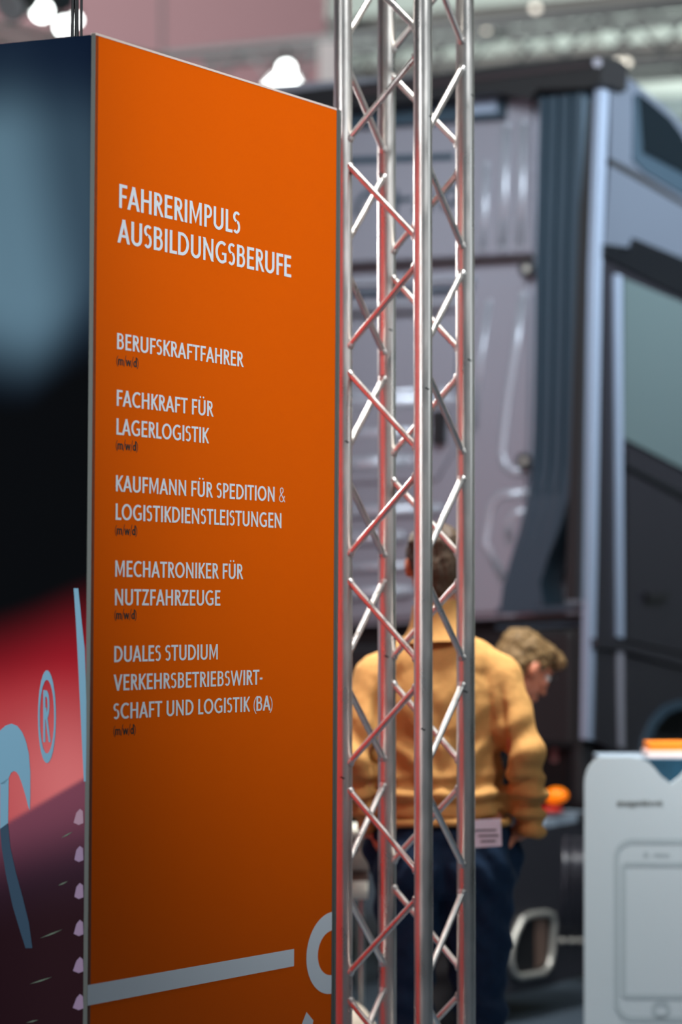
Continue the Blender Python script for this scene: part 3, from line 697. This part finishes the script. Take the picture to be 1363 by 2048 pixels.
# vertical beads, upper panel
def bead(pts, r, bb, m='cab_rib_lit', flat=.5):
    P3 = [rw(x, y, bb) for x, y in pts]; b = B(); tube(b, P3, r, 12)
    for e in (P3[0], P3[-1]): sphere(b, e, r, 2)
    c = P3[0]
    for v in b.verts:
        d = (v.co-c).dot(SV); v.co -= SV*d*(1-flat)
    return obj('bead', b, m, truck, smooth=True)
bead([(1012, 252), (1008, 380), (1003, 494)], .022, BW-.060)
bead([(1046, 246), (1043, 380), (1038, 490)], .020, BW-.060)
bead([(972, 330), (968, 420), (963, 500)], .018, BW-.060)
# lettering on the rear wall, too blurred to read
for pts in ([(712, 428), (716, 402), (730, 388), (750, 386), (762, 398)], [(792, 384), (790, 424)], [(800, 400), (822, 398)], [(830, 424), (838, 390), (856, 380), (866, 400), (858, 420), (842, 424)], [(884, 416), (888, 384), (904, 376), (918, 384), (914, 402), (896, 410)]):
    bead(pts, .012, BW-.060, 'duct', .25).name = 'faint_lettering'
# joint between the panels
rear('joint_strip', [(560, 536), (1060, 510), (1060, 522), (560, 550)], .035, 'seam', BW-.031, .004)
for y0, t, m in ((563, 8, 'cab_rib_lit'), (583, 10, 'duct'), (606, 9, 'cab_rib_lit'), (628, 6, 'seam')):
    rear('moulding', [(560, y0+5), (945, y0-10), (945, y0-10+t), (560, y0+5+t)], .03, m, BW-.031, .006)
rear('lower_rear_panel', [(560, 650), (890, 632), (930, 575), (1050, 560), (1058, 600), (1052, 930), (1040, 1180), (1000, 1222), (560, 1246)], .025, 'cab', BW-.031, .016)
rear('raised_plate', [(560, 660), (880, 645), (912, 680), (905, 900), (870, 960), (560, 970)], .02, 'cab', BW-.056, .018)
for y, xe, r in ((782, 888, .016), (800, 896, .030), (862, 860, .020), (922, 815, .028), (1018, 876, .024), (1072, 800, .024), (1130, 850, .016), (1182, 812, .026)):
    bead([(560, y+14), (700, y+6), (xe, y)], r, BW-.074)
rear('latch', [(862, 822), (882, 820), (880, 888), (862, 890)], .05, 'black', BW-.075, .006)
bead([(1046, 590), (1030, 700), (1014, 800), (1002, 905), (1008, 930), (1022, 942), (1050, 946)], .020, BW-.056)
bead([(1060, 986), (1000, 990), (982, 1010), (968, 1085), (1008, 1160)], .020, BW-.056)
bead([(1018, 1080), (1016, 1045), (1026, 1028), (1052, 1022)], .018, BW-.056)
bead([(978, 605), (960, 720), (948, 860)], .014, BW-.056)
for x, y in ((1052, 537), (1047, 922)):
    b = B(); tube(b, [rw(x, y, BW-.035), rw(x, y, BW-.10)], .034, 20); bevel(b, .008, 2); k_ = obj('buffer', b, 'black', truck, smooth=True, ang=40)
    b = B(); tube(b, [rw(x, y, BW-.10), rw(x, y, BW-.105)], .013, 12); obj('bolt', b, 'steel', k_)
# air intake duct with vertical flutes
DB = .02
spine = [(190, 1076, 1168), (300, 1073, 1166), (500, 1068, 1160), (700, 1066, 1156), (860, 1063, 1152), (930, 1060, 1150), (990, 1052, 1142), (1060, 1034, 1122), (1120, 1016, 1098), (1170, 1002, 1082), (1215, 996, 1090)]
b = B(); rows_ = []
flute = [(0, .16), (0, .03), (.03, 0), (.14, 0), (.18, .022), (.24, .022), (.28, 0), (.40, 0), (.44, .022), (.50, .022), (.54, 0), (.66, 0), (.70, .022), (.76, .022), (.80, 0), (.96, 0), (1, .03), (1, .16)]
for y, xl, xr in spine:
    f_ = 1 if y < 935 else max(0, 1-(y-935)/70)
    rows_.append([b.verts.new(rw(xl+(xr-xl)*t, y+5-10*t, DB) + SV*(d if d > .025 or t in (0, 1) else d*f_)) for t, d in flute])
for r0, r1 in zip(rows_, rows_[1:]):
    for i in range(len(flute)-1): b.faces.new((r0[i], r0[i+1], r1[i+1], r1[i]))
b.faces.new(rows_[0]); b.faces.new(rows_[-1])
for r0, r1 in zip(rows_, rows_[1:]): b.faces.new((r0[-1], r0[0], r1[0], r1[-1]))
obj('air_duct', b, 'duct', truck, smooth=True, ang=35)
for y0, t, m in ((1213, 12, 'duct'), (1232, 8, 'black'), (1248, 7, 'duct')):
    rear('duct_clamp', [(992, y0+3), (1162, y0-4), (1162, y0-4+t), (992, y0+3+t)], .14, m, DB+.10, .004)
# fairing closing the side of the gap
b = B(); prism(b, [sd(1203, 112), sd(1219, 118), sd(1203, 540), sd(1187, 1480), sd(1173, 1478), sd(1188, 540)], RV*.03); bevel(b, .006, 2)
obj('side_flap', b, 'edge', truck, smooth=True, ang=40)
b = B(); prism(b, [sd(1188, 200, .03), sd(1198, 200, .03), sd(1180, 700, .03), sd(1168, 1200, .03), sd(1152, 1200, .03), sd(1168, 700, .03)], RV*.05); obj('flap_seal', b, 'black', truck)
# flank panels
side('upper_fairing', [(1221, 130), (1240, 142), (1262, 160), (1290, 182), (1330, 214), (1363, 246), (1400, 290), (1440, 350), (1450, 452), (1363, 400), (1280, 348), (1219, 316)], 'cab_side', .05)
side('fairing_window', [(1277, 186), (1300, 203), (1340, 237), (1363, 268), (1395, 330), (1400, 366), (1363, 343), (1286, 302)], 'glass2', .01, -.012, .003)
side('window_surround', [(1284, 306), (1363, 347), (1420, 376), (1430, 420), (1363, 388), (1290, 344), (1266, 320), (1268, 190), (1276, 186)], 'duct', .01, -.008, .003)
side('fairing_seam', [(1219, 316), (1280, 348), (1450, 452), (1450, 462), (1290, 368), (1219, 328)], 'seam_line', .02, .004, 0)
side('shoulder_panel', [(1218, 330), (1290, 370), (1450, 462), (1460, 600), (1363, 540), (1266, 496), (1208, 488)], 'cab_side', .05)
side('black_band', [(1207, 488), (1258, 502), (1266, 476), (1363, 516), (1470, 570), (1470, 640), (1363, 592), (1206, 514)], 'blackgloss', .05, -.01, .004)
side('door_frame', [(1205, 516), (1363, 594), (1500, 660), (1500, 1360), (1363, 1316), (1190, 1278)], 'cab_dark', .05)
side('side_window', [(1246, 556), (1363, 604), (1490, 655), (1490, 1010), (1363, 936), (1246, 876)], 'glass', .012, -.012, .004)
side('window_pillar', [(1232, 548), (1243, 552), (1247, 1276), (1238, 1274)], 'edge', .02, -.016, .003)
side('door_lower_panel', [(1252, 900), (1363, 955), (1495, 1028), (1495, 1352), (1363, 1306), (1252, 1280)], 'cab_dark', .02, -.012, .008)
side('door_waistline', [(1252, 928), (1363, 984), (1490, 1050), (1490, 1062), (1363, 996), (1252, 936)], 'blackgloss', .01, -.022, 0)
side('door_handle', [(1296, 1186), (1336, 1184), (1338, 1200), (1298, 1204)], 'black', .03, -.035, .006)
side('sill_moulding', [(1188, 1276), (1240, 1283), (1363, 1312), (1500, 1350), (1500, 1372), (1363, 1334), (1240, 1300), (1188, 1296)], 'edge', .05, -.014, .005).data.materials[0] = M['cab_dark']
side('lower_flank', [(1187, 1298), (1363, 1338), (1500, 1378), (1500, 1420), (1363, 1400), (1330, 1412), (1304, 1440), (1288, 1478), (1282, 1515), (1240, 1508), (1184, 1478)], 'cab_dark', .05)
side('lower_pillar_line', [(1234, 1300), (1246, 1303), (1248, 1496), (1238, 1494)], 'cab', .01, -.006, .002)
side('wheel_arch_lip', [(1282, 1515), (1288, 1478), (1304, 1440), (1330, 1412), (1363, 1400), (1420, 1410), (1420, 1424), (1363, 1416), (1336, 1426), (1314, 1450), (1300, 1484), (1294, 1518)], 'edge', .06, -.012, .004).data.materials[0] = M['duct']
# wheels
def wheel(a, bb, dual=False):
    b = B(); prof = [(.30, -.13), (.44, -.145), (.50, -.11), (.52, 0), (.50, .11), (.44, .145), (.30, .13)]
    rings = []
    for k in range(40):
        an = 2*math.pi*k/40
        rings.append([b.verts.new(TR(a+o_, bb+r_*math.cos(an), .52+r_*math.sin(an))) for r_, o_ in prof])
    for k in range(40):
        r0, r1 = rings[k], rings[(k+1) % 40]
        for i in range(len(prof)-1): b.faces.new((r0[i], r0[i+1], r1[i+1], r1[i]))
        b.faces.new((r0[-1], r0[0], r1[0], r1[-1]))
    t_ = obj('wheel', b, 'black', truck, smooth=True, ang=50)
    b = B(); tube(b, [TR(a-.06, bb, .52), TR(a-.03, bb, .52), TR(a+.1, bb, .52)], 0, 24, True, [.14, .30, .30]); obj('rim', b, 'steel', t_, smooth=True, ang=30)
wheel(.24, 1.10); wheel(2.26, 1.10); wheel(.30, -2.6); wheel(2.20, -2.6)
# chassis below and behind the cab
b = B()
for a in (.75, 1.60): tbox(b, a, a+.09, -3.4, 1.8, .78, 1.02)
for bb in (-3.3, -2.6, -1.6, -.6, .4, 1.5): tbox(b, .84, 1.60, bb, bb+.10, .82, .98)
obj('chassis_frame', b, 'black', truck)
b = B(); tbox(b, .12, 2.4, BW+.06, 1.8, .55, 1.52); bevel(b, .05, 2); obj('engine_housing', b, 'black', truck)
b = B(); tbox(b, .07, .40, -.05, BW+.1, 1.02, 1.50); bevel(b, .03, 2); obj('air_filter', b, 'black', truck)
b = B(); tbox(b, .45, 2.0, -.10, .18, 1.05, 1.42); bevel(b, .03, 2); obj('coupling_panel', b, 'black', truck)
for q0, q1, rr in ((TR(.08, .02, .8), TR(.08, .02, 1.5), .05), (TR(.62, -.12, .8), TR(.62, -.12, 1.45), .035)):
    b = B(); tube(b, [q0, q1], rr, 16); obj('strut', b, 'black', truck)
for q0, q1, rr in ((TR(.5, -2.6, .52), TR(2.05, -2.6, .52), .09), (TR(.4, 1.1, .52), TR(2.1, 1.1, .52), .07)):
    b = B(); tube(b, [q0, q1], rr, 16); obj('axle', b, 'black', truck)
# skirt with tank ribs and step ring
side('side_skirt', [(960, 1668), (1100, 1652), (1172, 1640), (1176, 1700), (1176, 1944), (1100, 1972), (1010, 1990), (960, 1996)], 'cab_dark', .35, .0, .012).data.materials[0] = mat('charcoal_plastic', srgb(44, 44, 52), .45)
side('skirt_top_plate', [(1090, 1640), (1172, 1622), (1176, 1640), (1100, 1654), (1080, 1656)], 'greytop', .10, .0, .003)
for x in (1128, 1147, 1164):
    b = B(); p0, p1 = sd(x+3, 1680), sd(x-4, 1872); tube(b, [p0, p0.lerp(p1, .5), p1], .016, 12); sphere(b, p0, .016); sphere(b, p1, .016)
    rb = obj('rib', b, M['cab_dark'], truck, smooth=True)
    b = B(); p2 = sd(x-5, 1882, -.012); sphere(b, p2, (.016, .016, .012), 2); obj('rib_foot', b, 'steel', rb, smooth=True)
ringp = [(1030, 1868), (1044, 1838), (1062, 1829), (1090, 1826), (1104, 1830), (1107, 1846), (1104, 1900), (1098, 1930), (1086, 1946), (1040, 1954), (1026, 1946), (1020, 1920), (1022, 1895)]
b = B(); loop = [sd(x, y, -.012) for x, y in ringp]
tube(b, loop+[loop[0], loop[1]], .0135, 10, False); obj('step_ring', b, 'steel', truck, smooth=True)
side('step_well', ringp, 'black', .01, -.004, 0)
side('step_well_reflection', [(1070, 1838), (1094, 1840), (1092, 1925), (1072, 1938)], 'brown_up', .006, -.008, .002)  # brownish reflection in the dark recess, put on as a coloured patch
b = B(); c0 = sd(1112, 1592, .02); sphere(b, c0, (.046, .04, .034), 3)
for v in b.verts:
    if (v.co-c0).z < -.005: v.co.z = c0.z-.005+((v.co-c0).z+.005)*.8; v.co.x -= .3*(-(v.co-c0).z)
lo = obj('marker_lamp', b, 'lamp_orange', truck, smooth=True); tag(lo, 'bright orange indicator lens')
b = B(); c1 = sd(1100, 1620, .03); sphere(b, c1, (.05, .05, .016), 2); tag(obj('tail_lamp', b, 'lamp_red', truck, smooth=True), 'dark red lens under the orange one')
b = B(); c1 = sd(1138, 1630, .05); box(b, c1.x-.05, c1.x+.06, c1.y-.05, c1.y+.1, c1.z-.02, c1.z+.012); bevel(b, .008, 2); obj('lamp_bracket', b, 'black', truck)
b = B(); c1 = on_plane(1124, 1503, TR(.35, 0, 0), RV); vs_ = box(b, c1.x-.048, c1.x+.048, c1.y-.03, c1.y+.03, c1.z-.042, c1.z+.042); bevel(b, .014, 3); tag(obj('coupling_head', b, 'pinkbox', truck, smooth=True, ang=40), 'small pale pink square socket')
b = B(); tube(b, [c1-Vector((0, 0, .04)), c1-Vector((0, 0, .30))], .018, 12); obj('coupling_post', b, 'black', truck)

# ------------------------------------------------------------------ white counter with printed phone outline
CY = 9.55
counter = thing('info_counter', 'white counter with a printed phone outline, right of the stooping man', 'counter', (1.1, CY, 0))
def cp(x, y, o=0.0):
    P_ = at(x, y, CY-o); return P_
outl = [(1168, 2300), (1168, 1570)] + [(1168+38*(1-math.cos(R(a))), 1570-56*math.sin(R(a))) for a in (15, 30, 45, 60, 75, 90)] + [(1260, 1514), (1280, 1517), (1296, 1524), (1308, 1536), (1322, 1553), (1341, 1567), (1358, 1554), (1374, 1536), (1388, 1522), (1410, 1517), (1480, 1514), (1510, 1520), (1528, 1540), (1534, 1575), (1534, 2300)]
fr = [cp(*p) for p in outl]
for p in fr:
    if p.z < .1: p.z = .02
b = B(); prism(b, fr, Vector((0, .018, 0))); bevel(b, .003, 2); obj('front_panel', b, 'counter', counter, smooth=True, ang=40)
x0, x1 = fr[0].x+.012, fr[-1].x-.012; zt = at(1260, 1516, CY).z
b = B(); box(b, x0+.05, x1-.05, CY+.019, CY+.42, .02, zt-.10); bevel(b, .01, 2); obj('carcass', b, 'counter', counter)
b = B(); box(b, x0+.055, x1-.055, CY+.10, CY+.44, zt-.035, zt-.005); bevel(b, .008, 2); obj('worktop', b, 'greytop', counter)
for xx in (x0+.055, x1-.073):
    b = B(); box(b, xx, xx+.018, CY+.018, CY+.42, zt-.10, zt-.035); obj('side_cheek', b, 'counter', counter)
b = B(); box(b, x0+.06, x1-.06, CY+.045, CY+.06, zt-.10, zt-.006); obj('inner_panel', b, 'teal', counter)
def strip(bm, pts, t, o=.0008, closed=False):
    for q in union(stroke(pts, t, closed=closed)): bm.faces.new([bm.verts.new(cp(x, y, o)) for x, y in q])
def rrect(x0, y0, x1, y1, r, n=8, sk=.006):
    out = []
    for cx, cy, a in ((x1-r, y0+r, -90), (x1-r, y1-r, 0), (x0+r, y1-r, 90), (x0+r, y0+r, 180)):
        for k in range(n+1):
            an = R(a+90*k/n); X = cx+r*math.cos(an); out.append((X, cy+r*math.sin(an)+(X-x0)*sk))
    return out
b = B(); strip(b, rrect(1232, 1682, 1472, 2038, 32), 10, closed=True); obj('phone_outline', b, 'cline', counter)
b = B(); strip(b, rrect(1246, 1728, 1458, 1993, 7, 4), 9, closed=True); obj('screen_outline', b, 'cline', counter)
b = B(); strip(b, [(1321+15*math.cos(R(15*k)), 2019+15*math.sin(R(15*k))) for k in range(24)], 9, closed=True); obj('home_button', b, 'cline', counter)
b = B(); b.faces.new([b.verts.new(cp(1291+5*math.cos(R(30*k)), 1708+5*math.sin(R(30*k)), .0008)) for k in range(12)]); obj('camera_dot', b, 'cline', counter)
b = B(); strip(b, [(1306, 1709), (1338, 1710)], 4); obj('speaker_slot', b, 'cline', counter)
fc = bpy.data.curves.new('slogan', 'FONT'); fc.body = '#steigeinfahrmit'; fc.size = .0245; fc.offset = .0006; fc.space_character = .92
fo = bpy.data.objects.new('slogan', fc); COL.objects.link(fo)
fo.location = cp(1233, 1611, .001); fo.rotation_euler = (math.pi/2, -.003, 0)
dg = bpy.context.evaluated_depsgraph_get(); dg.update()
sm = bpy.data.meshes.new_from_object(fo.evaluated_get(dg)); fm = fo.matrix_basis.copy(); bpy.data.objects.remove(fo)
sm.transform(fm); sm.materials.clear(); sm.materials.append(M['ctext']); link('slogan', sm, counter)
# things on the counter
pk = at(1300, 1492, CY+.25)
cb = thing('card_box', 'orange box on a pale tray on top of the white counter', 'box', (pk.x, CY+.25, zt-.005))
b = B(); box(b, pk.x-.02, pk.x+.20, CY+.14, CY+.34, zt-.004, zt+.016); bevel(b, .004, 2); obj('tray', b, 'pale_pink', cb)
b = B(); box(b, pk.x-.014, pk.x+.194, CY+.146, CY+.334, zt+.016, zt+.040); bevel(b, .003, 2); obj('lid', b, 'orange_card', cb)

# ------------------------------------------------------------------ cream seat and pouf seen between the truss chords
SY = 9.45
ck = at(712, 1720, SY)
seat = thing('lounge_chair', 'cream padded chair with a white seat edge left of the man in jeans', 'chair', (ck.x-.1, SY, 0))
X = lambda px: at(px, 1700, SY).x
Z = lambda py: at(700, py, SY).z
b = B(); box(b, X(520), X(738), SY-.05, SY+.10, Z(1738), Z(1650)); bevel(b, .035, 4); obj('backrest', b, 'cream', seat, smooth=True)
b = B(); box(b, X(516), X(744), SY-.10, SY+.02, Z(1672), Z(1646)); bevel(b, .012, 3); obj('back_rail', b, 'white_up', seat, smooth=True)
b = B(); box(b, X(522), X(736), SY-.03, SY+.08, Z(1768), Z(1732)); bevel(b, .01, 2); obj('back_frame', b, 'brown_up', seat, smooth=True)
b = B(); box(b, X(516), X(735), SY-.04, SY+.46, Z(1796), Z(1760)); bevel(b, .012, 3); obj('seat', b, 'white_up', seat, smooth=True)
for px in (530, 722):
    for yy in (SY+.0, SY+.42):
        b = B(); tube(b, [(X(px), yy, 0), (X(px), yy, Z(1790))], .011, 12); obj('leg', b, 'chrome', seat, smooth=True, ang=60)
pf = thing('pouf', 'round cream pouf in front of the cream chair', 'pouf', (X(690), SY-.35, 0))
pc = at(688, 1990, SY-.35)
b = B(); sphere(b, (pc.x, SY-.35, .19), (.125, .125, .215), 4)
for v in b.verts:
    if v.co.z < .012: v.co.z = .012
obj('cushion', b, 'cream', pf, smooth=True)
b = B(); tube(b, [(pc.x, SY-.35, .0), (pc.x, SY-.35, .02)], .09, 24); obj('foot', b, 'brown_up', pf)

# ------------------------------------------------------------------ overhead trusses and lamps
def hang_truss(name, label, p0, p1, hgt, cr, m, nb, depth=.34, group='overhead trusses', cat='truss'):
    t = thing(name, label, cat, tuple(p0), group)
    p0, p1 = Vector(p0), Vector(p1); d = (p1-p0); n = Vector((-d.y, d.x, 0)).normalized()
    if n.y < 0: n = -n
    offs = [Vector((0, 0, 0)), Vector((0, 0, -hgt)), n*depth, n*depth-Vector((0, 0, hgt))]
    for o_ in offs:
        b = B(); tube(b, [p0+o_, p1+o_], cr, 14); obj('chord', b, m, t, smooth=True, ang=60)
    for f0, f1 in ((0, 1), (2, 3)):
        for i in range(nb):
            a, c_ = (f0, f1) if i % 2 == 0 else (f1, f0)
            b = B(); tube(b, [p0+d*(i/nb)+offs[a], p0+d*((i+1)/nb)+offs[c_]], cr*.34, 8); obj('brace', b, m, t, smooth=True, ang=60)
    return t
a0, a1 = at(330, 112, 21.5), at(1500, -4, 18.4)
ht = hang_truss('overhead_truss', 'long grey overhead truss crossing behind the top of the truck cab', a0, a1, .36, .035, 'btruss_dark', 13, .42)
a0, a1 = at(430, 60, 27), at(1600, -60, 24.5)
b0, b1 = at(560, 112, 30), at(1560, 20, 27)
hang_truss('overhead_truss', 'farther pale overhead truss high at the upper right', at(640, 52, 26), at(1500, -30, 23.5), .42, .045, 'btruss', 11, .42)
a0, a1 = at(-160, 20, 16.5), at(330, 118, 19.5)
hang_truss('overhead_truss', 'short overhead truss sloping above the dark side of the sign tower', a0, a1, .30, .026, 'btruss', 8, .30)
def lamp(name, label, c, r, tilt, m='lens', depth=.22, cat='lamp', group='stage spotlights'):
    c = Vector(c); d = Vector(tilt).normalized(); t = thing(name, label, cat, tuple(c), group)
    b = B(); tube(b, [c+d*.005, c-d*depth*.7, c-d*depth], 0, 24, True, [r*1.12, r*1.05, r*.6]); obj('housing', b, 'black', t, smooth=True, ang=40)
    b = B(); tube(b, [c+d*.006, c+d*.014], r, 24); obj('lens', b, m, t)
    b = B(); s = Vector((1, 0, 0)); q = c-d*depth*.4
    tube(b, [q-s*r*1.25, q-s*r*1.3+Vector((0, 0, r*1.8)), q+s*r*1.3+Vector((0, 0, r*1.8)), q+s*r*1.25], r*.10, 8); obj('yoke', b, 'black', t)
    b = B(); tube(b, [q+Vector((0, 0, r*1.8)), q+Vector((0, 0, r*2.6))], r*.22, 10); obj('clamp', b, 'black', t)
    return t
lamp('spotlight', 'bright spotlight hanging at the top left above the sign tower', at(84, 22, 16.4), .055, (.1, -1, -.25), group=None)
lamp('spotlight', 'smaller lit spotlight beside the black cables, top left', at(128, 52, 16.8), .050, (.3, -1, -.4), group=None)
lamp('spotlight', 'dark unlit spotlight at the left picture corner', at(22, 12, 16.0), .085, (-.5, -.9, -.6), 'fix_white', group=None)
lamp('spotlight', 'bright spotlight above the orange panel edge, under the long truss', at(572, 138, 19.8), .050, (.0, -1, -.2), group=None)
FY = 20.4
lamp('spotlight', 'dark spotlight housing between the bright lens and the cables, top left', at(124, -2, 17.6), .075, (.5, -.8, -.5), 'glass', .2, group=None)
lamp('spotlight', 'half hidden lit spotlight behind the black cables, top left', at(150, 40, 17.4), .035, (.2, -1, -.2), group=None)
fx = thing('flood_lamp', 'white lit flood lamp right under the bright spotlight', 'lamp', tuple(at(565, 165, FY)))
b = B(); prism(b, [at(x, y, FY) for x, y in ((552, 150), (588, 150), (600, 172), (520, 180))], Vector((0, .12, 0))); bevel(b, .01, 1); obj('diffuser', b, 'lens', fx)
b = B(); prism(b, [at(x, y, FY+.12) for x, y in ((548, 146), (592, 146), (606, 176), (514, 184))], Vector((0, .10, 0))); obj('housing', b, 'fix_white', fx)
for k, (x, y, Y_) in enumerate(((952, 56, 20), (972, 58, 20), (1236, 125, 18.3), (1253, 125, 18.3), (1070, 16, 24))):
    t = thing('small_lamp', ('small warm lamp on the overhead truss, left of the close pair', 'small warm lamp on the overhead truss, right of the close pair', 'small warm lamp by the roof corner of the truck, nearer to it', 'small warm lamp by the roof corner of the truck, farther from it', 'small warm lamp at the very top, on the far truss')[k], 'lamp', tuple(at(x, y, Y_)), 'small lamps on the overhead trusses')
    b = B(); sphere(b, at(x, y, Y_), .022 if k != 4 else .03, 2); obj('bulb', b, 'bulb', t, smooth=True)
    b = B(); p = at(x, y, Y_); tube(b, [p+Vector((0, .02, 0)), p+Vector((0, .06, .02))], .03, 12); obj('socket', b, 'btruss_dark', t)
# pale hoist box by the truss
bx = thing('hoist_box', 'pale white box on the overhead truss, just left of the upright truss', 'box', tuple(at(652, 125, 19.6)))
b = B(); p = at(655, 125, 19.6); box(b, p.x-.06, p.x+.12, p.y, p.y+.2, p.z-.14, p.z+.14); bevel(b, .02, 2); obj('housing', b, 'fix_white', bx)
b = B(); tube(b, [p+Vector((.03, .1, .14)), p+Vector((.03, .1, .5))], .01, 8); obj('hook', b, 'btruss_dark', bx)
